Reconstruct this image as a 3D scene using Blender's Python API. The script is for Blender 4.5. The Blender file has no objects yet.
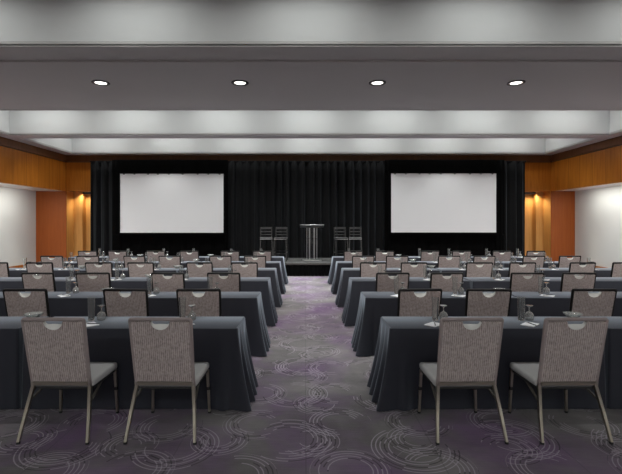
import bpy, bmesh, math, random
from mathutils import Vector, Matrix

random.seed(11)
S = bpy.context.scene
C = S.collection
PI = math.pi
S.view_settings.view_transform = 'Standard'
S.view_settings.look = 'None'
S.view_settings.exposure = 0.0
S.view_settings.gamma = 1.0
S.view_settings.use_curve_mapping = False
S.cycles.caustics_reflective = False
S.cycles.caustics_refractive = False
S.cycles.sample_clamp_indirect = 4.0

# ------------------------------------------------------------------ mesh building
class MB:
    """Collects shapes and links them as ONE mesh object."""
    def __init__(self):
        self.v, self.f, self.s = [], [], []

    def add(self, verts, faces, smooth=False):
        b = len(self.v)
        self.v.extend([tuple(p) for p in verts])
        for f in faces:
            self.f.append([b + i for i in f])
            self.s.append(smooth)
        return self

    def box(self, x0, y0, z0, x1, y1, z1):
        vs = [(x0, y0, z0), (x1, y0, z0), (x1, y1, z0), (x0, y1, z0),
              (x0, y0, z1), (x1, y0, z1), (x1, y1, z1), (x0, y1, z1)]
        return self.add(vs, [(0, 3, 2, 1), (4, 5, 6, 7), (0, 1, 5, 4), (1, 2, 6, 5), (2, 3, 7, 6), (3, 0, 4, 7)])

    def rbox(self, x0, y0, z0, x1, y1, z1, r, seg=3, mat=None):
        bm = bmesh.new()
        bmesh.ops.create_cube(bm, size=1)
        for v in bm.verts:
            v.co = Vector(((x0 + x1) / 2 + v.co.x * (x1 - x0), (y0 + y1) / 2 + v.co.y * (y1 - y0), (z0 + z1) / 2 + v.co.z * (z1 - z0)))
        bmesh.ops.bevel(bm, geom=list(bm.edges), offset=r, segments=seg, profile=0.5, affect='EDGES')
        if mat is not None:
            bmesh.ops.transform(bm, matrix=mat, verts=bm.verts)
        bm.verts.index_update()
        self.add([v.co.copy() for v in bm.verts], [[v.index for v in f.verts] for f in bm.faces], True)
        bm.free()
        return self

    def sweep(self, pts, hw, hh=None, n=8, square=False, up=Vector((0, 0, 1)), closed=False, taper=None):
        """A tube (or flat bar) along pts; hw, hh are half width / half height of its section."""
        hh = hw if hh is None else hh
        pts = [Vector(p) for p in pts]
        m = len(pts)
        rings = []
        if square:
            sec = [(-1, -1), (1, -1), (1, 1), (-1, 1)]
        else:
            sec = [(math.cos(2 * PI * i / n), math.sin(2 * PI * i / n)) for i in range(n)]
        k = len(sec)
        vs = []
        for i, p in enumerate(pts):
            if closed:
                a, b = pts[i - 1], pts[(i + 1) % m]
                t = ((p - a).normalized() + (b - p).normalized()).normalized()
            else:
                t0 = (p - pts[i - 1]).normalized() if i > 0 else None
                t1 = (pts[i + 1] - p).normalized() if i < m - 1 else None
                t = t1 if t0 is None else (t0 if t1 is None else (t0 + t1).normalized())
            u = up
            if abs(t.dot(u)) > 0.95:
                u = Vector((0, 1, 0)) if abs(t.y) < 0.9 else Vector((1, 0, 0))
            a = t.cross(u).normalized()
            c = a.cross(t).normalized()
            s = 1.0 if taper is None else taper[i]
            for (q, w) in sec:
                vs.append(p + a * q * hw * s + c * w * hh * s)
        fs = []
        for i in range(m if closed else m - 1):
            j = (i + 1) % m
            for q in range(k):
                r = (q + 1) % k
                fs.append((i * k + q, i * k + r, j * k + r, j * k + q))
        if not closed:
            fs.append(tuple(range(k))[::-1])
            fs.append(tuple((m - 1) * k + q for q in range(k)))
        return self.add(vs, fs, not square)

    def lathe(self, prof, n=24, cx=0.0, cy=0.0, cz=0.0, wav=None, cap=False):
        vs, fs = [], []
        for (r, z) in prof:
            for i in range(n):
                a = 2 * PI * i / n
                k = 1.0 if wav is None else wav(a, r, z)
                vs.append((cx + r * k * math.cos(a), cy + r * k * math.sin(a), cz + z))
        for j in range(len(prof) - 1):
            for i in range(n):
                q = (i + 1) % n
                fs.append((j * n + i, j * n + q, (j + 1) * n + q, (j + 1) * n + i))
        if cap:
            fs.append(tuple(range(n))[::-1])
            fs.append(tuple((len(prof) - 1) * n + i for i in range(n)))
        return self.add(vs, fs, True)

    def build(self, name, mat, parent=None, loc=(0, 0, 0)):
        me = bpy.data.meshes.new(name)
        me.from_pydata(self.v, [], self.f)
        me.polygons.foreach_set('use_smooth', self.s)
        me.validate()
        bm = bmesh.new()
        bm.from_mesh(me)
        bmesh.ops.remove_doubles(bm, verts=bm.verts, dist=1e-5)
        bmesh.ops.recalc_face_normals(bm, faces=bm.faces)
        bm.to_mesh(me)
        bm.free()
        me.set_sharp_from_angle(angle=math.radians(42))
        me.materials.append(mat)
        o = bpy.data.objects.new(name, me)
        o.location = loc
        C.objects.link(o)
        if parent is not None:
            o.parent = parent
        return o


def thing(name, label, cat, loc=(0, 0, 0), rz=0.0, group=None):
    o = bpy.data.objects.new(name, None)
    o.empty_display_size = 0.1
    o.location = loc
    o.rotation_euler = (0, 0, rz)
    C.objects.link(o)
    return tag(o, label, cat, group)


def tag(o, label, cat, group=None):
    o['label'] = label
    o['category'] = cat
    if group:
        o['group'] = group
    return o


def struct(o):
    o['kind'] = 'structure'
    return o


KIDS = {}


def kids(o):
    if o.name not in KIDS:
        for q in bpy.data.objects:
            KIDS.setdefault(q.name, [])
            if q.parent is not None:
                KIDS.setdefault(q.parent.name, [])
                if q not in KIDS[q.parent.name]:
                    KIDS[q.parent.name].append(q)
    return KIDS[o.name]


def copy_tree(src, loc=None, rz=None, label=None, parent=None):
    c = src.copy()
    C.objects.link(c)
    if parent is not None:
        c.parent = parent
    if loc is not None:
        c.location = loc
    if rz is not None:
        c.rotation_euler = (0, 0, rz)
    if label:
        c['label'] = label
    for k in kids(src):
        copy_tree(k, parent=c)
    return c


# ------------------------------------------------------------------ materials
class NT:
    def __init__(self, name):
        self.m = bpy.data.materials.new(name)
        self.m.use_nodes = True
        self.n = self.m.node_tree.nodes
        self.l = self.m.node_tree.links
        self.b = self.n['Principled BSDF']
        self.tc = self.n.new('ShaderNodeTexCoord')

    def node(self, t, **kw):
        o = self.n.new(t)
        for k, v in kw.items():
            setattr(o, k, v)
        return o

    def put(self, sock, v):
        if hasattr(v, 'is_output'):
            self.l.new(v, sock)
        else:
            sock.default_value = v

    def math(self, op, a, b=0.0, c=0.0, clamp=False):
        o = self.node('ShaderNodeMath', operation=op, use_clamp=clamp)
        for i, v in enumerate((a, b, c)):
            self.put(o.inputs[i], v)
        return o.outputs[0]

    def vmath(self, op, a, b=(0, 0, 0)):
        o = self.node('ShaderNodeVectorMath', operation=op)
        self.put(o.inputs[0], a)
        if op == 'SCALE':
            self.put(o.inputs['Scale'], b)
        else:
            self.put(o.inputs[1], b)
        return o.outputs['Value'] if op in ('LENGTH', 'DISTANCE', 'DOT_PRODUCT') else o.outputs[0]

    def noise(self, vec, scale, detail=3.0, rough=0.55, dist=0.0):
        o = self.node('ShaderNodeTexNoise')
        self.put(o.inputs['Vector'], vec)
        o.inputs['Scale'].default_value = scale
        o.inputs['Detail'].default_value = detail
        o.inputs['Roughness'].default_value = rough
        o.inputs['Distortion'].default_value = dist
        return o.outputs['Fac']

    def ramp(self, fac, stops):
        o = self.node('ShaderNodeValToRGB')
        self.put(o.inputs[0], fac)
        e = o.color_ramp.elements
        while len(e) < len(stops):
            e.new(0.5)
        for i, (p, c) in enumerate(stops):
            e[i].position = p
            e[i].color = (*c, 1) if len(c) == 3 else c
        return o.outputs[0]

    def mix(self, fac, a, b):
        o = self.node('ShaderNodeMix', data_type='RGBA')
        self.put(o.inputs[0], fac)
        self.put(o.inputs[6], a if hasattr(a, 'is_output') else (*a, 1))
        self.put(o.inputs[7], b if hasattr(b, 'is_output') else (*b, 1))
        return o.outputs[2]

    def bump(self, h, strength, dist=0.01):
        o = self.node('ShaderNodeBump')
        o.inputs['Strength'].default_value = strength
        o.inputs['Distance'].default_value = dist
        self.put(o.inputs['Height'], h)
        self.l.new(o.outputs[0], self.b.inputs['Normal'])

    def set(self, color=None, rough=0.6, metal=0.0, spec=0.5, **kw):
        if color is not None:
            self.put(self.b.inputs['Base Color'], color if hasattr(color, 'is_output') else (*color, 1))
        self.put(self.b.inputs['Roughness'], rough)
        self.b.inputs['Metallic'].default_value = metal
        self.b.inputs['Specular IOR Level'].default_value = spec
        for k, v in kw.items():
            self.put(self.b.inputs[k], v)
        return self.m


def plain(name, c, rough=0.6, metal=0.0, spec=0.5, var=0.08, scale=30):
    t = NT(name)
    f = t.noise(t.tc.outputs['Object'], scale)
    a = tuple(x * (1 - var) for x in c)
    b = tuple(min(1, x * (1 + var)) for x in c)
    return t.set(t.mix(f, a, b), rough, metal, spec)


def mat_paint(name, c, rough=0.75):
    t = NT(name)
    f = t.noise(t.tc.outputs['Object'], 2.0, 4)
    t.bump(t.noise(t.tc.outputs['Object'], 120, 2), 0.05, 0.003)
    return t.set(t.mix(f, tuple(x * .97 for x in c), c), rough, 0, 0.3)


def mat_wood(name, dark, light, seam=0.0, axis='X', rough=0.38, seam_x=True):
    t = NT(name)
    p = t.tc.outputs['Object']
    mp = t.node('ShaderNodeMapping')
    t.put(mp.inputs[0], p)
    mp.inputs['Scale'].default_value = (9, 9, 0.55)
    g = t.noise(mp.outputs[0], 1.6, 6, 0.6, 0.6)
    mp2 = t.node('ShaderNodeMapping')
    t.put(mp2.inputs[0], p)
    mp2.inputs['Scale'].default_value = (70, 70, 1.2)
    g2 = t.noise(mp2.outputs[0], 1.0, 3)
    f = t.math('ADD', t.math('MULTIPLY', g, 0.7), t.math('MULTIPLY', g2, 0.3))
    col = t.ramp(f, [(0.32, dark), (0.68, light)])
    if seam > 0:
        sx = t.node('ShaderNodeSeparateXYZ')
        t.put(sx.inputs[0], p)
        u = t.math('DIVIDE', sx.outputs[0] if axis == 'X' else sx.outputs[1], seam)
        cell = t.math('FLOOR', u)
        wn = t.node('ShaderNodeTexWhiteNoise', noise_dimensions='1D')
        t.put(wn.inputs['W'], cell)
        tone = t.math('MULTIPLY_ADD', wn.outputs[0], 0.28, 0.86)
        col = t.vmath('SCALE', col, tone)
        fr = t.math('FRACT', u)
        line = t.math('LESS_THAN', fr, 0.012 / seam)
        col = t.mix(line, col, tuple(x * 0.35 for x in dark))
    t.set(col, rough, 0, 0.25)
    return t.m


def mat_carpet():
    t = NT('patterned_carpet')
    p = t.tc.outputs['Object']
    sep = t.node('ShaderNodeSeparateXYZ')
    t.put(sep.inputs[0], p)
    flat = t.node('ShaderNodeCombineXYZ')
    t.put(flat.inputs[0], sep.outputs[0])
    t.put(flat.inputs[1], sep.outputs[1])
    flat = flat.outputs[0]
    # cloudy ground: warm grey, grey brown and violet
    haze = t.noise(flat, 1.0, 5, 0.6, 0.4)
    haze2 = t.noise(t.vmath('ADD', flat, (13.1, 4.2, 0)), 1.15, 4, 0.6, 0.3)
    base = t.ramp(haze2, [(0.35, (0.085, 0.078, 0.080)), (0.65, (0.185, 0.172, 0.172))])
    base = t.mix(t.ramp(haze, [(0.44, (0, 0, 0)), (0.66, (0.65, 0.65, 0.65))]), base, (0.155, 0.075, 0.195))
    streak = t.node('ShaderNodeMapping')
    t.put(streak.inputs[0], flat)
    streak.inputs['Scale'].default_value = (6, 90, 1)
    st = t.noise(streak.outputs[0], 1.0, 3)
    base = t.vmath('SCALE', base, t.math('MULTIPLY_ADD', st, 0.5, 0.75))
    # arcs of concentric broken lines, four overlapping grids of motifs
    for li, (cell, ox, oy, nl, lo, hi, wob) in enumerate([(0.66, .13, .31, 22, .20, .40, .16), (0.83, .57, .72, 27, .21, .37, .2), (0.71, .37, .11, 23, .12, .30, .24)]):
        q = t.vmath('ADD', t.vmath('SCALE', flat, 1.0 / cell), (ox, oy, 0))
        cid = t.vmath('FLOOR', q)
        wn = t.node('ShaderNodeTexWhiteNoise', noise_dimensions='3D')
        t.put(wn.inputs['Vector'], t.vmath('ADD', cid, (li * 7.3, 0, 0)))
        jit = t.vmath('SCALE', t.vmath('SUBTRACT', wn.outputs['Color'], (.5, .5, .5)), wob)
        r = t.vmath('SUBTRACT', t.vmath('FRACTION', q), t.vmath('ADD', jit, (.5, .5, 0)))
        rs = t.node('ShaderNodeSeparateXYZ')
        t.put(rs.inputs[0], r)
        rc = t.node('ShaderNodeCombineXYZ')
        t.put(rc.inputs[0], rs.outputs[0])
        t.put(rc.inputs[1], rs.outputs[1])
        d = t.vmath('LENGTH', rc.outputs[0])
        ang = t.math('ARCTAN2', rs.outputs[1], rs.outputs[0])
        ringno = t.math('FLOOR', t.math('MULTIPLY', d, nl))
        fr = t.math('FRACT', t.math('MULTIPLY', d, nl))
        line = t.math('GREATER_THAN', fr, 0.72)
        band = t.math('MULTIPLY', t.math('GREATER_THAN', d, lo), t.math('LESS_THAN', d, hi))
        # each ring keeps an arc of its own
        wr = t.node('ShaderNodeTexWhiteNoise', noise_dimensions='4D')
        t.put(wr.inputs['Vector'], t.vmath('ADD', cid, (0, li * 3.7, 0)))
        t.put(wr.inputs['W'], ringno)
        ph = t.math('MULTIPLY_ADD', wn.outputs['Value'], 6.28, t.math('MULTIPLY', wr.outputs['Value'], 1.1))
        seg = t.math('SINE', t.math('ADD', ang, ph))
        arc = t.math('GREATER_THAN', seg, -0.45)
        mask = t.math('MULTIPLY', t.math('MULTIPLY', line, band), arc)
        dark = t.math('GREATER_THAN', t.math('SINE', t.math('ADD', t.math('MULTIPLY', ang, 3.0), t.math('MULTIPLY', wr.outputs['Value'], 6.28))), 0.62)
        lc = t.mix(dark, (0.36, 0.32, 0.37), (0.015, 0.012, 0.017))
        base = t.mix(t.math('MULTIPLY', mask, 0.72), base, lc)
    # faint seams of the square carpet tiles
    for ax in (0, 1):
        fr = t.math('FRACT', t.math('DIVIDE', sep.outputs[ax], 0.91))
        base = t.mix(t.math('MULTIPLY', t.math('LESS_THAN', fr, 0.009), 0.35), base, (0.05, 0.045, 0.05))
    t.bump(t.noise(p, 260, 2), 0.4, 0.006)
    return t.set(base, 0.95, 0, 0.1, **{'Sheen Weight': .12})


def mat_weave():
    """Woven seat-back cloth: fine upright ribs broken into ticks."""
    t = NT('woven_taupe_cloth')
    p = t.tc.outputs['Object']
    sx = t.node('ShaderNodeSeparateXYZ')
    t.put(sx.inputs[0], p)
    rib = t.math('MULTIPLY_ADD', t.math('SINE', t.math('MULTIPLY', sx.outputs[0], 2 * PI / 0.0148)), .5, .5)
    mp = t.node('ShaderNodeMapping')
    t.put(mp.inputs[0], p)
    mp.inputs['Scale'].default_value = (68, 20, 46)
    tick = t.noise(mp.outputs[0], 1.0, 2)
    n = t.noise(p, 14, 3)
    f = t.math('ADD', t.math('MULTIPLY', rib, .42), t.math('MULTIPLY_ADD', tick, 1.1, -.22), clamp=True)
    col = t.ramp(f, [(0.1, (0.185, 0.155, 0.152)), (0.8, (0.525, 0.45, 0.43))])
    col = t.vmath('SCALE', col, t.math('MULTIPLY_ADD', n, 0.3, 0.85))
    t.bump(f, 0.3, 0.002)
    return t.set(col, 0.85, 0, 0.25)


def mat_cloth(name, a, b, scale=400, rough=0.8, sheen=0.15):
    t = NT(name)
    p = t.tc.outputs['Object']
    f = t.noise(p, scale, 2)
    g = t.noise(p, 6, 3)
    col = t.mix(t.math('ADD', t.math('MULTIPLY', f, .6), t.math('MULTIPLY', g, .4)), a, b)
    t.bump(f, 0.15, 0.002)
    return t.set(col, rough, 0, 0.25 if sheen else 0.06, **{'Sheen Weight': sheen, 'Sheen Tint': (.76, .86, 1, 1)})


def mat_metal(name, c, rough):
    t = NT(name)
    f = t.noise(t.tc.outputs['Object'], 60, 2)
    return t.set(c, t.math('MULTIPLY_ADD', f, 0.12, rough - 0.06), 1.0)


def mat_glass(name, c=(1, 1, 1), rough=0.0, ior=1.45, clear=1.0):
    t = NT(name)
    return t.set(c, rough, 0, 0.5, **{'Transmission Weight': clear, 'IOR': ior})


def mat_emit(name, c, strength):
    t = NT(name)
    t.set((0.8, 0.8, 0.8), 0.4)
    t.b.inputs['Emission Color'].default_value = (*c, 1)
    t.b.inputs['Emission Strength'].default_value = strength
    return t.m


M = {}
M['carpet'] = mat_carpet()
M['tray'] = mat_paint('white_ceiling_paint', (0.68, 0.69, 0.68))
M['soffit'] = mat_paint('grey_soffit_paint', (0.53, 0.515, 0.50))
M['white_wall'] = mat_paint('pale_wall_covering', (0.76, 0.79, 0.76))
M['rear_wall'] = mat_paint('warm_grey_wall', (0.70, 0.68, 0.66))
M['wood'] = mat_wood('walnut_fascia', (0.34, 0.105, 0.010), (0.54, 0.19, 0.024), 0.62, 'Y')
M['wood_x'] = mat_wood('walnut_front', (0.34, 0.105, 0.010), (0.54, 0.19, 0.024), 0.0)
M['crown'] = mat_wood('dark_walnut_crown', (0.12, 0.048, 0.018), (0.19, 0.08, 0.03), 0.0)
M['red_wood'] = mat_wood('red_cherry_panel', (0.30, 0.072, 0.014), (0.39, 0.105, 0.024), 0.0)
M['gold_wood'] = mat_wood('golden_anigre_panel', (0.56, 0.275, 0.075), (0.72, 0.39, 0.13), 0.0)
M['dark_trim'] = plain('dark_bronze_trim', (0.05, 0.045, 0.04), 0.4)
M['drape'] = mat_cloth('black_drape', (0.0007, 0.0007, 0.0008), (0.0018, 0.0018, 0.0020), 90, 0.9, 0.06)
M['dress'] = mat_cloth('black_dress_kit', (0.0008, 0.0008, 0.0008), (0.0012, 0.0012, 0.0012), 90, 0.9, 0.0)
M['screen'] = plain('matte_white_screen', (0.80, 0.80, 0.80), 0.7, 0, 0.3, 0.01, 3)
M['black'] = plain('black_metal', (0.012, 0.012, 0.012), 0.4)
M['charcoal'] = mat_cloth('charcoal_linen', (0.0145, 0.015, 0.022), (0.021, 0.022, 0.032), 500, 0.6, 0.50)
M['weave'] = mat_weave()
M['seat'] = mat_cloth('light_grey_seat_cloth', (0.42, 0.41, 0.40), (0.53, 0.52, 0.51), 300)
M['frame'] = mat_metal('bronze_chair_frame', (0.20, 0.18, 0.15), 0.32)
M['frame_dark_reflection'] = plain('chair_frame_dark_reflection', (0.010, 0.009, 0.009), 0.45, 0, 0.2)  # dark reflection on the farther rows' frames, put into the colour
M['brace'] = plain('dull_brown_brace', (0.10, 0.09, 0.075), 0.5, 0, 0.3)
M['frame_pale_reflection'] = plain('chair_frame_pale_reflection', (0.31, 0.26, 0.255), 0.7, 0, 0.2)  # same chair frame with a paler reflection painted in, nearest row only
M['leg'] = mat_metal('champagne_chair_leg', (0.50, 0.46, 0.38), 0.36)
M['grip'] = plain('pale_satin_grip', (0.66, 0.66, 0.63), 0.35, 0.0, 0.6)
M['rubber'] = plain('black_rubber', (0.02, 0.02, 0.02), 0.7)
M['glass'] = mat_glass('glass_white_highlights', (0.95, 0.97, 0.96), 0.0, 1.45, .93)  # small share of diffuse white stands in for highlights on the tumblers
M['stemware'] = mat_glass('stemware_white_highlights', (0.95, 0.96, 0.95), 0.01, 1.5, .80)  # diffuse white mixed in as painted highlights on bowl and foot
M['crystal'] = mat_glass('cut_crystal_white_highlights', (0.97, 1.0, 0.97), 0.02, 1.5, .75)  # bright glints of the bowls imitated by part diffuse white
M['acrylic'] = mat_glass('clear_acrylic', (0.93, 0.96, 0.96), 0.02, 1.49)
M['paper'] = plain('white_paper', (0.85, 0.85, 0.87), 0.6, 0, 0.3, 0.02)
M['card'] = plain('grey_card_back', (0.4, 0.38, 0.36), 0.8)
M['pen'] = plain('dark_pen_plastic', (0.02, 0.02, 0.025), 0.3)
M['stage_top'] = plain('grey_stage_carpet', (0.06, 0.06, 0.059), 0.9, 0, 0.1, 0.2, 60)
M['skirt'] = mat_cloth('black_stage_skirt', (0.001, 0.001, 0.001), (0.002, 0.002, 0.002), 90, 0.8, 0.0)
M['stool_frame'] = mat_metal('dark_stool_frame', (0.05, 0.05, 0.05), 0.35)
M['stool_back'] = plain('grey_stool_slat', (0.05, 0.05, 0.05), 0.35)
M['stool_seat'] = plain('black_stool_vinyl', (0.03, 0.03, 0.03), 0.35)
M['steel'] = mat_metal('brushed_steel', (0.55, 0.56, 0.56), 0.3)
M['table_top'] = plain('folding_table_plywood', (0.35, 0.27, 0.18), 0.6)
M['lamp_lens'] = mat_emit('lit_lamp_lens', (1.0, 0.96, 0.9), 2.2)
M['trim_ring'] = plain('black_lamp_ring', (0.012, 0.012, 0.012), 0.35)
M['soffit_painted_glow'] = plain('niche_soffit_painted_glow', (0.72, 0.66, 0.60), 0.5)  # pale pinkish tone carries the painted glow of the lit niche ceiling

# ------------------------------------------------------------------ the room (camera at the origin, looking along +Y)
EYE = 1.6
XL, XR = -8.85, 9.10            # fascia planes
NL, NR = -9.96, 9.97            # niche back walls
YF = 15.9                       # front wall plane
YB = -5.0
ZC = 4.10                       # soffit height
ZT = 5.10                       # tray ceilings
ZN = 2.78                       # niche head / fascia foot
XC = 0.12
TL, TR = -8.40, 8.63            # tray ends
trays = [(-5.0, -2.6), (2.0, 6.06), (9.51, 12.20), (12.65, 15.47)]

struct(MB().box(NL - .3, YB - .3, -0.1, NR + .3, YF + 1.2, 0.0).build('floor', M['carpet']))

cm = MB()
cm.box(NL - .3, YB - .3, ZC, TL, YF + .3, ZC + .06)
cm.box(TR, YB - .3, ZC, NR + .3, YF + .3, ZC + .06)
edges = [YB - .3] + [e for t_ in trays for e in t_] + [YF + .3]
for i in range(0, len(edges), 2):
    cm.box(TL, edges[i], ZC, TR, edges[i + 1], ZC + .06)
struct(cm.build('ceiling', M['soffit']))
# dropped panels along the middle of the wide soffits, leaving a shadow line each side
struct(MB().box(TL - .2, 6.60, ZC - .03, TR + .2, 9.03, ZC + .001).build('trim_1', M['soffit']))
struct(MB().box(TL - .2, -0.46, ZC - .03, TR + .2, 1.46, ZC + .001).build('trim_2', M['soffit']))
for i, (a, b) in enumerate(trays):
    t = MB()
    w = .05
    t.box(TL - w, a - w, ZC + .06, TL, b + w, ZT)
    t.box(TR, a - w, ZC + .06, TR + w, b + w, ZT)
    t.box(TL, a - w, ZC + .06, TR, a, ZT)
    t.box(TL, b, ZC + .06, TR, b + w, ZT)
    t.box(TL - w, a - w, ZT, TR + w, b + w, ZT + .05)
    struct(t.build('ceiling_tray', M['tray']))
    e = MB()                     # dark metal edge on the tray's lip
    e.box(TL - .012, a - .012, ZC - .012, TL, b + .012, ZC + .02)
    e.box(TR, a - .012, ZC - .012, TR + .012, b + .012, ZC + .02)
    e.box(TL, a - .012, ZC - .012, TR, a, ZC + .02)
    e.box(TL, b, ZC - .012, TR, b + .012, ZC + .02)
    struct(e.build('trim_%d' % (i + 3), M['soffit']))

# side walls: fascia over a deep niche
struct(MB().box(XL - .12, YB, ZN, XL, YF + .12, 3.84).build('wall_left', M['wood']))
struct(MB().box(XR, YB, ZN, XR + .12, YF + .12, 3.84).build('wall_right', M['wood']))
for nm, x0, x1 in (('trim_7', XL - .12, XL + .05), ('trim_8', XR - .05, XR + .12)):
    struct(MB().box(x0, YB, 3.86, x1, YF - .05, ZC).build(nm, M['crown']))
for nm, x0, x1 in (('trim_9', XL - .11, XL - .015), ('trim_10', XR + .015, XR + .11)):
    struct(MB().box(x0, YB, 3.835, x1, YF, 3.865).build(nm, M['dark_trim']))
for nm, x0, x1 in (('wall_niche_left', NL - .1, NL), ('wall_niche_right', NR, NR + .1)):
    struct(MB().box(x0, YB, 0, x1, YF + .02, ZN + .08).build(nm, M['white_wall']))
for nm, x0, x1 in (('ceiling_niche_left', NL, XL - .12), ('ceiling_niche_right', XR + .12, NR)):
    struct(MB().box(x0, YB, ZN, x1, YF, ZN + .06).build(nm, M['soffit_painted_glow']))
for nm, x0, x1 in (('baseboard_left', NL, NL + .03), ('baseboard_right', NR - .03, NR)):
    struct(MB().box(x0, YB, 0, x1, YF, .13).build(nm, M['wood']))
# red wood end walls of the niches
for nm, x0, x1 in (('wall_panel_left', NL - .1, XL + .01), ('wall_panel_right', XR - .01, NR + .1)):
    struct(MB().box(x0, YF, 0, x1, YF + .03, ZN).build(nm, M['red_wood']))
# front wall: fascia band across, recessed golden wall under it
struct(MB().box(XL - .12, YF, ZN, XR + .12, YF + .5, 3.84).build('wall_front', M['wood_x']))
struct(MB().box(XL + .05, YF - .05, 3.86, XR - .05, YF + .5, ZC).build('trim_11', M['crown']))
struct(MB().box(XL, YF + .015, 3.835, XR, YF + .11, 3.865).build('trim_12', M['dark_trim']))
YG = YF + .5
struct(MB().box(XL, YG + .25, 0, XR, YG + .35, ZN + .08).build('wall_recess', M['gold_wood']))
for nm, x0, x1 in (('wall_return_left', XL - .1, XL + .01), ('wall_return_right', XR - .01, XR + .1)):
    struct(MB().box(x0, YF + .03, 0, x1, YG + .3, ZN).build(nm, M['gold_wood']))
struct(MB().box(XL + .01, YG, 0, -8.50, YG + .25, ZN).build('wall_pilaster_left', M['gold_wood']))
struct(MB().box(8.80, YG, 0, XR - .01, YG + .25, ZN).build('wall_pilaster_right', M['gold_wood']))
struct(MB().box(-8.50, YG + .02, ZN - .07, 8.80, YG + .25, ZN).build('trim_13', M['dark_trim']))
# doors standing in the recess beside the drape
for i, (x0, x1, hs) in enumerate(((-8.32, -7.30, 1), (7.55, 8.57, -1))):
    d = MB().box(x0, YG + .19, 0.01, x1, YG + .24, 2.64).build('door_%d' % (i + 1), M['gold_wood'])
    struct(d)
    hx = x1 - .1 if hs > 0 else x0 + .1
    MB().sweep([(hx, YG + .15, .95), (hx, YG + .15, 1.25)], .012).sweep([(hx, YG + .19, .97), (hx, YG + .15, .97)], .008).sweep([(hx, YG + .19, 1.23), (hx, YG + .15, 1.23)], .008).build('door_handle', M['steel'], d)
struct(MB().box(NL - .3, YB - .3, 0, NR + .3, YB, ZC).build('wall_rear', M['rear_wall']))

# ------------------------------------------------------------------ drapes
def pleats(x0, x1, z0, z1, y, amp, wl, name, mat, seed, parent=None):
    rnd = random.Random(seed)
    n = max(8, int((x1 - x0) / wl * 10))
    nz = 10
    phs = [rnd.uniform(-.9, .9) for _ in range(n // 10 + 3)]
    ams = [rnd.uniform(.55, 1.15) for _ in range(n // 10 + 3)]
    vs, fs = [], []
    for j in range(nz + 1):
        tz = j / nz
        z = z1 + (z0 - z1) * tz
        for i in range(n + 1):
            u = i / n
            x = x0 + (x1 - x0) * u
            k = u * n / 10
            c = int(k)
            fr = k - c
            fr = fr * fr * (3 - 2 * fr)
            ph = phs[c] * (1 - fr) + phs[c + 1] * fr
            am = ams[c] * (1 - fr) + ams[c + 1] * fr
            a = amp * am * (.6 + .4 * tz)
            dy = a * math.sin(2 * PI * k + ph + .25 * math.sin(3 * tz + c))
            dy += .3 * a * math.sin(4 * PI * k + 2 * ph)
            vs.append((x, y + dy, z))
    w = n + 1
    for j in range(nz):
        for i in range(n):
            fs.append((j * w + i, j * w + i + 1, (j + 1) * w + i + 1, (j + 1) * w + i))
    m = MB().add(vs, fs, True)
    o = m.build(name, mat, parent)
    sol = o.modifiers.new('thickness', 'SOLIDIFY')
    sol.thickness = .008
    return o


YD = 15.35
def drape(x0, x1, label, seed):
    r = thing('stage_drape', label, 'curtain', ((x0 + x1) / 2, YD, 0), 0, 'black drapes across the front of the room')
    h = (x1 - x0) / 2
    pleats(-h + .01, h - .01, .015, 3.80, 0, .085, .28, 'curtain', M['drape'], seed, r)
    MB().sweep([(-h, 0, 3.79), (h, 0, 3.79)], .03).build('header', M['drape'], r)
    for sx in (-1, 1):
        p = MB().sweep([(sx * (h - .05), .13, 0.0), (sx * (h - .05), .13, 3.79)], .02)
        p.box(sx * (h - .05) - .17, -.02 + .05, 0, sx * (h - .05) + .17, .3, .012)
        p.build('upright', M['black'], r)
    return r


drape(-7.67, -6.72, 'black pleated drape left of the left projection screen beside the golden wood wall', 3)
drape(-2.82, 2.98, 'wide black pleated drape behind the lectern and bar stools between the two screens', 5)
drape(6.92, 7.87, 'black pleated drape right of the right projection screen beside the golden wood wall', 8)

# ------------------------------------------------------------------ projection screens with black dress kits
def screen(xa, xb, za, zb, x0, x1, label):
    y = 15.0
    r = thing('projection_screen', label, 'projection screen', ((xa + xb) / 2, y, 0), 0, 'projection screens at the front')
    cx = (xa + xb) / 2
    a, b = xa - cx, xb - cx
    MB().box(a, .0, za, b, .012, zb).build('screen_surface', M['screen'], r)
    f = MB()
    w = .085
    f.box(a - w, -.02, za - w, a, .03, zb + w)
    f.box(b, -.02, za - w, b + w, .03, zb + w)
    f.box(a, -.02, zb, b, .03, zb + w)
    f.box(a, -.02, za - w, b, .03, za)
    f.build('screen_frame', M['dress'], r)
    for sx in (a - .04, b + .04):
        g = MB().sweep([(sx, .06, 0.01), (sx, .06, za)], .025, square=True)
        g.box(sx - .03, -.25, 0, sx + .03, .27, .03)
        g.build('leg', M['dress'], r)
    l0, l1 = x0 - cx, x1 - cx
    pleats(l0, l1, zb + .06, 3.82, .10, .02, .5, 'valance', M['dress'], 21, r)
    pleats(l0, l1, .02, za - .05, .10, .02, .5, 'skirt', M['dress'], 22, r)
    pleats(l0, a - w + .02, .02, 3.8, .11, .012, .2, 'side_curtain', M['dress'], 23, r)
    pleats(b + w - .02, l1, .02, 3.8, .11, .012, .2, 'side_curtain', M['dress'], 24, r)
    rr = random.Random(4)
    for k in range(9):
        xx = a + (b - a) * (k + .5 + rr.uniform(-.3, .3)) / 9
        MB().rbox(xx - .03, -.025, zb - .03, xx + .03, .0, zb + .02, .008, 2).build('clip', M['black'], r)
    return r


screen(-6.46, -2.85, 1.26, 3.32, -6.78, -2.72, 'large blank white projection screen in black surround at the left')
screen(2.99, 6.66, 1.27, 3.33, 2.80, 7.0, 'large blank white projection screen in black surround at the right')

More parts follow.
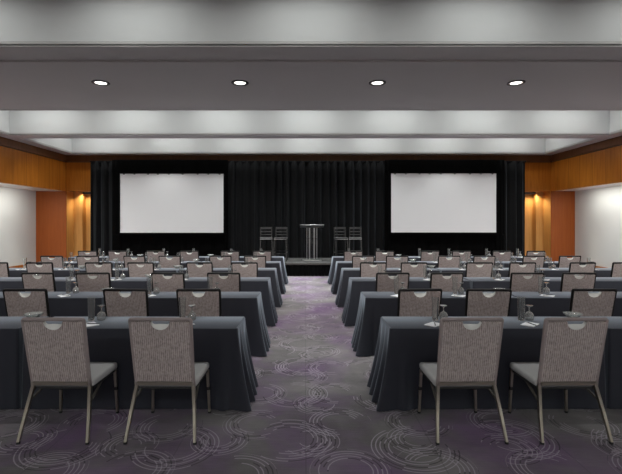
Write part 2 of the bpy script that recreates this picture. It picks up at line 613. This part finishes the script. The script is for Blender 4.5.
# ------------------------------------------------------------------ stage
SX0, SX1, SY0, SY1, SZ = -1.95, 2.15, 12.9, 14.85, .40
st = thing('stage_platform', 'low stage platform with grey carpet top and black skirt at the end of the aisle', 'stage', ((SX0 + SX1) / 2, SY0, 0))
hx = (SX1 - SX0) / 2
MB().rbox(-hx, 0, SZ - .06, hx, SY1 - SY0, SZ, .012, 2).build('deck', M['stage_top'], st)
pleats(-hx + .01, hx - .01, .01, SZ - .055, .03, .012, .11, 'skirt', M['skirt'], 31, st)
MB().box(-hx, -.006, SZ - .05, hx, .004, SZ - .012).build('edge_strip', M['dark_trim'], st)
g = MB()
for x in (-hx + .15, 0, hx - .15):
    for y in (.2, SY1 - SY0 - .15):
        g.sweep([(x, y, 0), (x, y, SZ - .06)], .025)
g.build('support', M['black'], st)

# lectern
lc = thing('lectern', 'clear acrylic lectern with steel posts standing at the centre of the stage', 'lectern', (.21, 13.75, SZ))
MB().rbox(-.30, -.2, 0, .30, .2, .03, .01, 2).build('base', M['steel'], lc)
MB().rbox(-.165, .10, .03, .165, .112, 1.04, .003, 1).build('front_panel', M['acrylic'], lc)
for x in (-.16, -.075, .075, .16):
    MB().sweep([(x, .0, .03), (x, .0, 1.06)], .022 if abs(x) < .1 else .012, n=12).build('post', M['steel'], lc)
MB().rbox(-.17, -.16, .70, .17, .09, .715, .004, 1).build('shelf', M['acrylic'], lc)
mt = Matrix.Translation((0, 0, 1.10)) @ Matrix.Rotation(math.radians(-12), 4, 'X')
MB().rbox(-.38, -.20, -.007, .38, .20, .007, .005, 2, mt).build('reading_top', M['steel'], lc)
MB().rbox(-.36, .205, .012, .36, .225, .045, .006, 2, mt).build('book_ledge', M['steel'], lc)
MB().rbox(-.06, -.04, .013, .10, .12, .05, .012, 2, mt).build('reading_light', M['paper'], lc)

# bar stools, each facing the seats
def make_stool():
    r = thing('bar_stool', '', 'bar stool', (0, 0, 0), 0, 'bar stools on the stage')
    MB().rbox(-.20, -.20, .70, .20, .19, .745, .016, 3).build('seat', M['stool_seat'], r)
    MB().box(-.195, -.205, .685, .195, .185, .70).build('seat_rim', M['steel'], r)
    for sx in (-1, 1):
        MB().sweep([(sx * .18, -.17, .70), (sx * .205, -.21, .006)], .014, square=True).build('leg', M['stool_frame'], r)
        MB().sweep([(sx * .18, .20, 1.07), (sx * .18, .175, .72), (sx * .205, .22, .006)], .014, square=True).build('leg', M['stool_frame'], r)
    f = MB()
    f.sweep([(-.197, -.195, .24), (.197, -.195, .24)], .011)
    f.sweep([(-.197, .205, .30), (.197, .205, .30)], .009)
    for sx in (-1, 1):
        f.sweep([(sx * .197, -.195, .27), (sx * .197, .205, .27)], .009)
    f.build('footrest', M['stool_frame'], r)
    for z0, z1 in ((1.0, 1.07), (.90, .94), (.81, .84)):
        pts = [(x, .185 + .05 * (1 - (x / .18) ** 2) + (z0 - .72) * .06, (z0 + z1) / 2) for x in [-.18 + .036 * i for i in range(11)]]
        MB().sweep(pts, .008, (z1 - z0) / 2, square=True).build('back_slat', M['stool_back'], r)
    return r


stool = make_stool()
sp = [(-1.25, 13.75, .10, 'outermost black bar stool on the stage, far left of the lectern'),
      (-.78, 13.65, -.06, 'black bar stool on the stage next left of the clear lectern'),
      (1.13, 13.65, .08, 'black bar stool on the stage next right of the clear lectern'),
      (1.60, 13.75, -.10, 'outermost black bar stool on the stage, far right of the lectern')]
for i, (x, y, a, lab) in enumerate(sp):
    if i == 0:
        stool.location, stool.rotation_euler, stool['label'] = (x, y, SZ), (0, 0, a), lab
    else:
        copy_tree(stool, (x, y, SZ), a, lab)

# ------------------------------------------------------------------ tables and cloths
TT = .69
PITCH_Y, PITCH_X = 1.50, 1.88
TFRONT, TDEP, TLEN = 3.685, .455, 1.83
INL, INR = -.585, .73           # aisle ends of the rows
ROWS = ['nearest row', 'second nearest row', 'third nearest row', 'third farthest row', 'second farthest row', 'farthest row']
ORD = ['first', 'second', 'third', 'fourth', 'fifth', 'sixth']
NT_ROW = [2, 2, 3, 3, 3, 3]


def cloth(name, flare_l, flare_r, seed):
    """Fitted cloth: flat top, sides falling to the floor, fullness in folds at the ends."""
    rnd = random.Random(seed)
    hl, hw, rc = TLEN / 2 + .006, TDEP / 2 + .006, .018
    per = []          # (x, y, nx, ny, side, s)
    nl, ne, nc = 90, 48, 6
    def corner(cx, cy, a0):
        for k in range(nc):
            a = a0 + (PI / 2) * (k + .5) / nc
            per.append((cx + rc * math.cos(a), cy + rc * math.sin(a), math.cos(a), math.sin(a), 'c', 0))
    for i in range(nl + 1):
        u = i / nl
        per.append((-hl + rc + (2 * hl - 2 * rc) * u, -hw, 0, -1, 'f', u))
    corner(hl - rc, -hw + rc, -PI / 2)
    for i in range(ne + 1):
        u = i / ne
        per.append((hl, -hw + rc + (2 * hw - 2 * rc) * u, 1, 0, 'r', u))
    corner(hl - rc, hw - rc, 0)
    for i in range(nl + 1):
        u = i / nl
        per.append((hl - rc - (2 * hl - 2 * rc) * u, hw, 0, 1, 'b', u))
    corner(-hl + rc, hw - rc, PI / 2)
    for i in range(ne + 1):
        u = i / ne
        per.append((-hl, hw - rc - (2 * hw - 2 * rc) * u, -1, 0, 'l', u))
    corner(-hl + rc, -hw + rc, PI)
    n = len(per)
    levels = [0, .01, .03, .08, .16, .27, .4, .55, .7, .85, 1.0]
    vs, fs = [], []
    p2 = rnd.uniform(0, 6)
    jit = [[rnd.uniform(-.18, .18) for _ in range(8)] for _ in range(2)]
    wrap = .23                                   # fullness reaches this far round each corner
    span = 2 * wrap + 2 * hw
    c0 = wrap / span
    def sm(q):
        q = max(0.0, min(1.0, q))
        return q * q * (3 - 2 * q)
    for t in levels:
        z = TT + .004 - t * (TT - .008)
        for (x, y, nx, ny, sd, u) in per:
            k = t ** .9
            right = x > 0
            F = flare_r if right else flare_l
            ex = hl - abs(x)
            if sd in 'rl':
                v = (wrap + hw + y) / span
            elif ex < wrap:
                v = (wrap - ex) / span if y < 0 else 1 - (wrap - ex) / span
            else:
                v = -1
            dx, dy = 0.0, ny * (.005 + .003 * math.sin(x * 9 + p2)) * k
            if v >= 0:
                env = sm(v / (c0 * .9)) * sm((1 - v) / (c0 * .9))
                th = -PI / 2 + PI * (.5 * sm(v / (c0 * 1.5)) + .5 * (1 - sm((1 - v) / (c0 * 1.5))))
                w = (v - c0) / (1 - 2 * c0) * 3.0
                w += jit[int(right)][int(w + 1) % 8] * math.sin(PI * (w % 1.0)) ** 2
                cr = .5 + .5 * math.cos(2 * PI * w)
                cr = cr ** 1.1
                mag = F * env * (.22 + 1.0 * cr * (.35 + .65 * t))
                dx = (1 if right else -1) * math.cos(th) * mag * k
                dy += math.sin(th) * mag * .95 * k
            vs.append((x + dx, y + dy, z))
    for j in range(len(levels) - 1):
        for i in range(n):
            q = (i + 1) % n
            fs.append((j * n + i, j * n + q, (j + 1) * n + q, (j + 1) * n + i))
    # top: soft rounded edge then a flat sheet
    b = len(vs)
    for (x, y, nx, ny, sd, u) in per:
        vs.append((x - nx * .008, y - ny * .008, TT + .010))
    for i in range(n):
        q = (i + 1) % n
        fs.append((i, b + i, b + q, q))
    fs.append(tuple(range(b, b + n)))
    m = MB().add(vs, fs, True)
    return m.build(name, M['charcoal'])


def make_table():
    r = thing('folding_table', '', 'table', (0, 0, 0), 0, 'narrow folding tables under the charcoal cloths')
    hl, hw = TLEN / 2, TDEP / 2
    MB().rbox(-hl, -hw, TT - .03, hl, hw, TT - .002, .008, 2).build('table_top', M['table_top'], r)
    for sx in (-1, 1):
        x = sx * (hl - .16)
        g = MB()
        for sy in (-1, 1):
            g.sweep([(x, sy * (hw - .06), 0), (x, sy * (hw - .06), TT - .03)], .014)
        g.sweep([(x, -hw + .06, .12), (x, hw - .06, .12)], .012)
        g.build('leg_frame', M['black'], r)
    return r


tab = make_table()
protos = {}
first_tab = True
for k in range(6):
    for side in ('left', 'right'):
        for j in range(NT_ROW[k]):
            if side == 'left':
                cx = INL - TLEN / 2 - PITCH_X * j
            else:
                cx = INR + TLEN / 2 + PITCH_X * j
            cy = TFRONT + TDEP / 2 + PITCH_Y * k
            where = '%s table %s of the aisle, %s' % (ORD[j], side, ROWS[k])
            tl = 'narrow folding table under its cloth, ' + where
            if first_tab:
                tab.location, tab['label'] = (cx, cy, 0), tl
                first_tab = False
            else:
                copy_tree(tab, (cx, cy, 0), 0, tl)
            key = (side if j == 0 else 'inner', (k + j) % 2)
            cl = 'charcoal floor-length tablecloth, ' + where
            if key not in protos:
                fl = .112 if key[0] == 'right' else .010
                fr = .112 if key[0] == 'left' else .010
                o = cloth('tablecloth', fl, fr, 40 + len(protos) * 3)
                tag(o, cl, 'tablecloth', 'charcoal tablecloths on the rows of tables')
                o.location = (cx, cy, 0)
                protos[key] = o
            else:
                copy_tree(protos[key], (cx, cy, 0), 0, cl)

# ------------------------------------------------------------------ banquet chairs
def make_chair():
    r = thing('banquet_chair', '', 'chair', (0, 0, 0), 0, 'banquet chairs in rows at the tables')
    # back plane: foot (y -.15, z .41) to top (y -.255, z .92)
    y0, z0, y1, z1 = -.150, .390, -.258, .908
    L = math.hypot(y1 - y0, z1 - z0)
    ang = math.atan2(y0 - y1, z1 - z0)      # lean towards the rear
    def P(u, w, d):      # u across, w up along the back, d out of the back (rear side negative)
        return Vector((u, y0 - w * math.sin(ang) + d * math.cos(ang), z0 + w * math.cos(ang) + d * math.sin(ang)))
    hw0, hw1 = .205, .213
    # upholstered panel with a half-moon hand hole under the top rail
    hr, hb, htop = .068, .058, L - .024
    def hwid(w):
        return hw0 + (hw1 - hw0) * w / L
    outline_in = [(hr * math.cos(a), htop + hb * math.sin(a)) for a in [PI + PI * i / 16 for i in range(17)]]
    m = MB()
    T = .019
    lo = .03
    outer = [(-hwid(htop), htop), (-hwid(lo), lo), (hwid(lo), lo), (hwid(htop), htop)]
    # split into strips: for each hole point, drop a vertical to the bottom edge
    xs = [-hwid(htop)] + [p[0] for p in outline_in] + [hwid(htop)]
    top = [htop] + [p[1] for p in outline_in] + [htop]
    nx_ = len(xs)
    for sgn in (-1, 1):
        vs, fs = [], []
        nr = 8
        for i in range(nx_):
            for jj in range(nr + 1):
                q = jj / nr
                w = lo + (top[i] - lo) * q
                u = xs[i]
                if i in (0, nx_ - 1):
                    u = math.copysign(hwid(w), u)
                edge = min(1.0, (hwid(w) - abs(u)) / .02, (w - lo) / .02, (top[i] - w) / .012)
                d = sgn * (T * .62 + T * .38 * math.sqrt(max(0.0, min(1, edge))))
                vs.append(P(u, w, d))
        for i in range(nx_ - 1):
            for jj in range(nr):
                a = i * (nr + 1) + jj
                fs.append((a, a + 1, a + nr + 2, a + nr + 1))
        m.add(vs, fs, True)
    # rim joining the two faces
    loop = [(xs[i], top[i]) for i in range(nx_)] + [(hwid(lo), lo), (-hwid(lo), lo)]
    vs, fs = [], []
    for (u, w) in loop:
        vs.append(P(u, w, -T * .62)); vs.append(P(u, w, T * .62))
    for i in range(len(loop)):
        q = (i + 1) % len(loop)
        fs.append((2 * i, 2 * q, 2 * q + 1, 2 * i + 1))
    m.add(vs, fs)
    back = m.build('backrest', M['weave'], r)
    # pale scooped grip along the lower lip of the hole, open above it
    g = MB()
    vs, fs = [], []
    na, nr = 20, 5
    for i in range(na + 1):
        a = PI + PI * i / na
        lift = .036 * math.sin(a) ** 2
        for jj in range(nr + 1):
            q = jj / nr
            vs.append(P(hr * math.cos(a) * (1 - .05 * q), htop + hb * math.sin(a) + lift * q ** 1.3 - .001, -T * .72 + 2 * T * .66 * q))
        for jj in range(nr + 1):
            q = 1 - jj / nr
            vs.append(P(hr * math.cos(a), htop + hb * math.sin(a) - .001, -T * .72 + 2 * T * .66 * q))
    w_ = 2 * (nr + 1)
    for i in range(na):
        for jj in range(w_ - 1):
            fs.append((i * w_ + jj, i * w_ + jj + 1, (i + 1) * w_ + jj + 1, (i + 1) * w_ + jj))
    g.add(vs, fs, True)
    gr = g.build('hand_grip', M['grip'], back)
    # metal frame round the back: one bent tube
    pts = [P(-hw0 - .008, .0, 0)]
    for w in (.1, .25, .4, L - .05):
        pts.append(P(-hwid(w) - .008, w, 0))
    for a in (0, 30, 60, 90):
        pts.append(P(-hw1 + .004 - .012 * math.cos(math.radians(a)), L - .018 + .012 * math.sin(math.radians(a)), 0))
    pts += [P(-p.x, 0, 0) for p in []]
    right = []
    for w in (.0, .1, .25, .4, L - .05):
        right.append(P(hwid(w) + .008, w, 0))
    for a in (0, 30, 60, 90):
        right.append(P(hw1 - .004 + .012 * math.cos(math.radians(a)), L - .018 + .012 * math.sin(math.radians(a)), 0))
    path = pts + right[::-1]
    f = MB().sweep(path, .0140, .0150, n=8, up=Vector((0, 1, 0)))
    f.build('back_frame', M['frame_dark_reflection'], r)
    MB().sweep([P(-hw0, .016, -.012), P(hw0, .016, -.012)], .011, .011, square=True).build('lower_rail', M['leg'], r)
    # seat
    s = MB()
    ny, nx2 = 12, 12
    sx, ya, yb, zt, th = .238, -.15, .268, .428, .060
    s.rbox(-sx, ya, zt - th, sx, yb, zt, .022, 4)
    s.build('seat', M['seat'], r)
    MB().rbox(-sx + .01, ya + .01, zt - th - .018, sx - .01, yb - .015, zt - th + .002, .006, 2).build('seat_pan', M['rubber'], r)
    for q in (-1, 1):
        rl = MB().sweep([P(q * (hw0 + .006), .03, 0), P(q * (hw0 + .008), -.01, .0), (q * .236, -.205, .19), (q * .252, -.262, .012)], .0105, .0125, square=True, up=Vector((0, 1, 0)), taper=[1.05, 1.1, 1, .85]).build('leg', M['leg'], r)
        lg = MB().sweep([(q * .226, .238, .369), (q * .240, .250, .012)], .0100, square=True, up=Vector((0, 1, 0)), taper=[1.1, .9]).build('leg', M['leg'], r)
        MB().sweep([(q * .2325, .244, .20), (q * .2315, .244, .225)], .016, n=8).build('bumper', M['rubber'], lg)
        MB().sweep([(q * .231, -.185, .27), (q * .205, .06, .355)], .007, .007, square=True).build('brace', M['brace'], r)
        MB().sweep([(q * .240, .250, .001), (q * .240, .250, .016)], .014, n=8).build('foot_glide', M['rubber'], lg)
        MB().sweep([(q * .252, -.262, .001), (q * .252, -.262, .016)], .014, n=8).build('foot_glide', M['rubber'], rl)
    return r


chair = make_chair()

CH = {  # measured seat positions, aisle seat first
    ('left', 0): [-1.045, -1.818], ('right', 0): [1.198, 1.955],
    ('left', 1): [-1.145, -1.925, -3.00], ('right', 1): [1.22, 1.98, 3.10],
    ('left', 2): [-1.15, -1.95, -3.03, -3.79], ('right', 2): [1.24, 2.00, 3.16, 3.90],
    ('left', 3): [-1.07, -1.86, -2.91, -3.67, -4.71, -5.50], ('right', 3): [1.21, 1.93, 3.09, 3.85, 4.90, 5.65],
    ('left', 4): [-1.06, -1.80, -2.87, -3.61, -4.62, -5.38], ('right', 4): [1.22, 1.96, 3.05, 3.79, 4.84, 5.60],
    ('left', 5): [-1.07, -1.86, -2.87, -3.68, -4.63, -5.38], ('right', 5): [1.18, 1.97, 3.07, 3.86, 4.85, 5.68],
}
CHY = 3.362
PULL = [0, .12, .15, .08, .08, .0]     # how far each row of chairs stands back from its table
TURN = {('left', 0, 0): -.01, ('left', 0, 1): -.01, ('right', 0, 0): .02, ('right', 0, 1): .01}

# ------------------------------------------------------------------ table setting
def make_tall():
    prof_o = [(.0005, 0), (.026, 0), (.0275, .004), (.0285, .06), (.0305, .14), (.0325, .215)]
    prof_i = [(.0310, .2155), (.029, .14), (.0270, .06), (.026, .018), (.0005, .014)]
    o = MB().lathe(prof_o + prof_i, 20).build('tall_glass', M['glass'])
    return tag(o, '', 'glass', 'tall tumblers at the place settings')


def make_goblet():
    """Stemmed goblet standing upside down on its rim."""
    r = thing('goblet', '', 'glass', (0, 0, 0), 0, 'upside down goblets at the place settings')
    outer = [(.033, 0), (.037, .012), (.040, .030), (.039, .046), (.032, .062), (.019, .074), (.008, .080)]
    inner = [(.006, .076), (.017, .071), (.030, .059), (.0372, .045), (.0382, .030), (.0355, .012), (.0318, 0)]
    MB().lathe(outer + [(.0005, .082)] + [(.0005, .078)] + inner + [(.033, 0)], 20).build('bowl', M['stemware'], r)
    MB().lathe([(.0005, .078), (.0075, .080), (.005, .090), (.0045, .105), (.006, .116), (.0005, .120)], 12).build('stem', M['stemware'], r)
    MB().lathe([(.0005, .116), (.008, .118), (.022, .127), (.033, .1335), (.034, .135), (.033, .1365), (.0005, .1368)], 20).build('foot', M['stemware'], r)
    return r


def make_pad():
    r = thing('notepad', '', 'notepad', (0, 0, 0), 0, 'white notepads at the place settings')
    MB().box(-.054, -.074, 0, .054, .074, .002).build('card_back', M['card'], r)
    MB().box(-.053, -.073, .002, .053, .073, .007).build('pages', M['paper'], r)
    return r


def make_pen():
    r = thing('pen', '', 'pen', (0, 0, 0), 0, 'dark pens on the notepads')
    MB().sweep([(0, -.062, .0045), (0, .035, .0045)], .0043, n=8).sweep([(0, -.062, .0045), (0, -.074, .0045)], .003, n=8, taper=[1, .3]).build('barrel', M['pen'], r)
    MB().sweep([(0, .035, .0045), (0, .068, .0045)], .0047, n=8).sweep([(0, .068, .0045), (0, .075, .0045)], .0033, n=8).build('cap', M['steel'], r)
    return r


def make_bowl():
    def wv(a, r, z):
        return 1 + (.10 * max(0, (z - .02)) / .035) * math.cos(9 * a)
    outer = [(.0005, 0), (.034, 0), (.038, .004), (.036, .010), (.045, .018), (.060, .034), (.078, .056)]
    inner = [(.074, .0575), (.055, .037), (.040, .022), (.020, .015), (.0005, .0135)]
    o = MB().lathe(outer + inner, 54, wav=wv).build('candy_bowl', M['crystal'])
    return tag(o, '', 'bowl', 'crystal bowls between the tables')


proto = {'tall': make_tall(), 'goblet': make_goblet(), 'pad': make_pad(), 'pen': make_pen(), 'bowl': make_bowl(), 'chair': chair}
used = set()


def place(kind, loc, rz, label):
    o = proto[kind]
    if kind not in used:
        used.add(kind)
        o.location, o.rotation_euler = loc, (0, 0, rz)
        o['label'] = label
        return o
    return copy_tree(o, loc, rz, label)


ZTOP = TT + .0105
rnd = random.Random(5)
near_chairs = []
for k in range(6):
    for side in ('left', 'right'):
        for i, x in enumerate(CH[(side, k)]):
            where = '%s seat %s of the aisle, %s' % (ORD[i], side, ROWS[k])
            a = TURN.get((side, k, i), rnd.uniform(-.05, .05))
            d = CHY - .26 + PITCH_Y * k
            pull = PULL[k] if k else -.012
            x *= (d - pull) / d
            ch = place('chair', (x, CHY + PITCH_Y * k - pull, 0), a, 'taupe woven-back banquet chair, ' + where)
            off = -.10 if side == 'left' else -.01
            if k == 0:
                near_chairs.append(ch)
            gx, gy = x + off + rnd.uniform(-.015, .015), 3.985 + PITCH_Y * k + rnd.uniform(-.02, .02)
            if k == 0:
                gx = {('left', 0): -1.135, ('left', 1): -1.975, ('right', 0): 1.20, ('right', 1): 1.995}[(side, i)]
                gy = 3.97
            place('tall', (gx, gy, ZTOP), rnd.uniform(0, 6), 'tall clear tumbler on the table, ' + where)
            place('goblet', (gx + .083, gy + .02, ZTOP), 0, 'upside down stemmed goblet, ' + where)
            px = gx + (.06 if side == 'left' else -.005) + rnd.uniform(-.02, .02)
            py = TFRONT + .115 + PITCH_Y * k
            pa = rnd.uniform(.6, .95) * (-1 if rnd.random() < .7 else 1)
            if k == 0 and i == 1:
                pa = .75 if side == 'left' else -.80
                px = -1.90 if side == 'left' else 1.985
            if k == 0 and i == 0 and side == 'right':
                px, pa = 1.135, -.8
            place('pad', (px, py, ZTOP), pa, 'small white notepad on the table, ' + where)
            place('pen', (px + .01, py, ZTOP + .007), pa + rnd.uniform(.5, 1.0), 'dark pen lying on a notepad, ' + where)
    nb = 1 if k < 2 else 2
    for side in ('left', 'right'):
        for j in range(nb):
            sx = (INL - TLEN - .025 - PITCH_X * j) if side == 'left' else (INR + TLEN + .025 + PITCH_X * j)
            sx += {'left': -.10, 'right': -.085}[side]
            place('bowl', (sx, 4.02 + PITCH_Y * k, ZTOP), rnd.uniform(0, 1), 'cut crystal candy bowl at the %s table gap %s of the aisle, %s' % (ORD[j], side, ROWS[k]))

# paler reflection on the nearest chairs' frames, painted as a second frame colour
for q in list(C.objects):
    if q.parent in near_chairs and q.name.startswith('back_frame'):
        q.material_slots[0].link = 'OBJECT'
        q.material_slots[0].material = M['frame_pale_reflection']

# ------------------------------------------------------------------ ceiling downlights
def make_downlight():
    r = thing('recessed_downlight', '', 'ceiling light', (0, 0, 0), 0, 'recessed downlights in the soffit')
    MB().lathe([(.100, .0), (.152, .0), (.152, -.008), (.142, -.014), (.112, -.014), (.100, -.006), (.100, .0)], 28).build('trim_ring', M['trim_ring'], r)
    MB().lathe([(.0005, -.005), (.101, -.005), (.101, -.002), (.0005, -.002)], 28).build('lens', M['lamp_lens'], r)
    return r


dl = make_downlight()
DLX = [-3.60, -1.15, 1.27, 3.71]
DLL = ['leftmost round downlight in the wide grey ceiling soffit', 'second round downlight from the left in the wide grey ceiling soffit',
       'third round downlight from the left in the wide grey ceiling soffit', 'rightmost round downlight in the wide grey ceiling soffit']
for i, x in enumerate(DLX):
    if i == 0:
        dl.location, dl['label'] = (x, 7.57, ZC - .03), DLL[0]
    else:
        copy_tree(dl, (x, 7.57, ZC - .03), 0, DLL[i])

# ------------------------------------------------------------------ light
def spot(x, y, z, tx, ty, tz, watts, deg, blend=.9, r=.06, col=(1, .95, .88)):
    l = bpy.data.lights.new('lamp', 'SPOT')
    l.energy, l.spot_size, l.spot_blend, l.shadow_soft_size, l.color = watts, math.radians(deg), blend, r, col
    o = bpy.data.objects.new('lamp', l)
    o.location = (x, y, z)
    o.rotation_euler = (Vector((tx, ty, tz)) - Vector((x, y, z))).to_track_quat('-Z', 'Y').to_euler()
    C.objects.link(o)
    return o


def area(x, y, z, tx, ty, tz, watts, sx, sy, col=(1, .95, .88), spread=180):
    l = bpy.data.lights.new('lamp', 'AREA')
    l.shape, l.size, l.size_y, l.energy, l.color, l.spread = 'RECTANGLE', sx, sy, watts, col, math.radians(spread)
    o = bpy.data.objects.new('lamp', l)
    o.location = (x, y, z)
    o.rotation_euler = (Vector((tx, ty, tz)) - Vector((x, y, z))).to_track_quat('-Z', 'Y').to_euler()
    C.objects.link(o)
    return o


COOL = (.97, 1.0, .98)
WX = [0.05 + 2.42 * i for i in range(-3, 4)]
# linear lamps in the tops of the ceiling trays: a broken row washing each tray's far wall ...
for (yy, w, gap) in ((12.20, 17, .75), (15.47, 17, .75)):
    for x in WX:
        area(x, yy - gap, ZT - .05, x, yy - gap, 0, w, 1.5, .12, COOL)
for x in WX:
    area(x, 5.3, ZT - .05, x, 5.3, 0, 14, 1.3, .12, COOL, 150)
    area(x, 5.2, ZT - .05, x, 5.5, 0, 11, .9, .12, COOL, 52)  # added narrow lamps, brightening the nearer tables and carpet
# ... and an added row shining straight down, to brighten carpet and tables
for (yy, w) in ((10.85, 66), (13.7, 36)):
    for x in WX:
        area(x, yy, ZT - .05, x, yy, 0, w, 1.25, .12, COOL, 85)
# lamps behind the downlight lenses, plus added ones out of view without a lens
for yy, w in ((7.57, 125), (.5, 8)):
    for x in DLX + [-6.0, 6.2]:
        spot(x, yy, ZC - .06, x, yy, 0, w, 90, .9, .1)
# added spots above the view, brightening the chair backs and tables ahead
for x in [XC + 2.1 * i for i in range(-4, 5)]:
    spot(x, 1.0, ZC - .08, x, 6.7, .7, 265, 52, 1.0, .25, (1, .96, .91))
for x in [XC + 2.1 * i for i in range(-4, 5)]:
    spot(x, 1.3, ZC - .08, x, 9.6, .8, 680, 34, 1.0, .25, (1, .96, .91))
# added lamps wash the unseen rear wall, so its bounce fills the chair backs
for x in WX:
    area(x, YB + .45, ZT - .06, x, YB + .25, 1.5, 66, 1.6, .12, COOL)
# lamps under the niche heads and in the door recesses
area(XL - .25, 10.5, ZN - .03, XL - .70, 10.5, 0, 108, 8.5, .08, (1, .97, .92))
area(XR + .22, 10.5, ZN - .03, XR + .52, 10.5, 0, 104, 8.5, .08, (1, .97, .92))
spot(-8.42, YF + .36, ZN - .01, -8.42, YG + .02, 1.4, 55, 130, .8, .03, (1, .86, .6))
spot(8.70, YF + .36, ZN - .01, 8.70, YG + .02, 1.4, 55, 130, .8, .03, (1, .86, .6))

w = bpy.data.worlds.new('World')
S.world = w
w.use_nodes = True
w.node_tree.nodes['Background'].inputs[0].default_value = (.02, .02, .02, 1)
w.node_tree.nodes['Background'].inputs[1].default_value = 0.0

# ------------------------------------------------------------------ camera
cd = bpy.data.cameras.new('camera')
cd.sensor_width = 36
cd.lens = 430 / 622 * 36
cd.shift_x = (311 - 305.3) / 622
cd.shift_y = -(237 - 223) / 622
cd.clip_end = 100
cam = bpy.data.objects.new('camera', cd)
cam.location = (0, 0, EYE)
cam.rotation_euler = (PI / 2, 0, 0)
C.objects.link(cam)
S.camera = cam
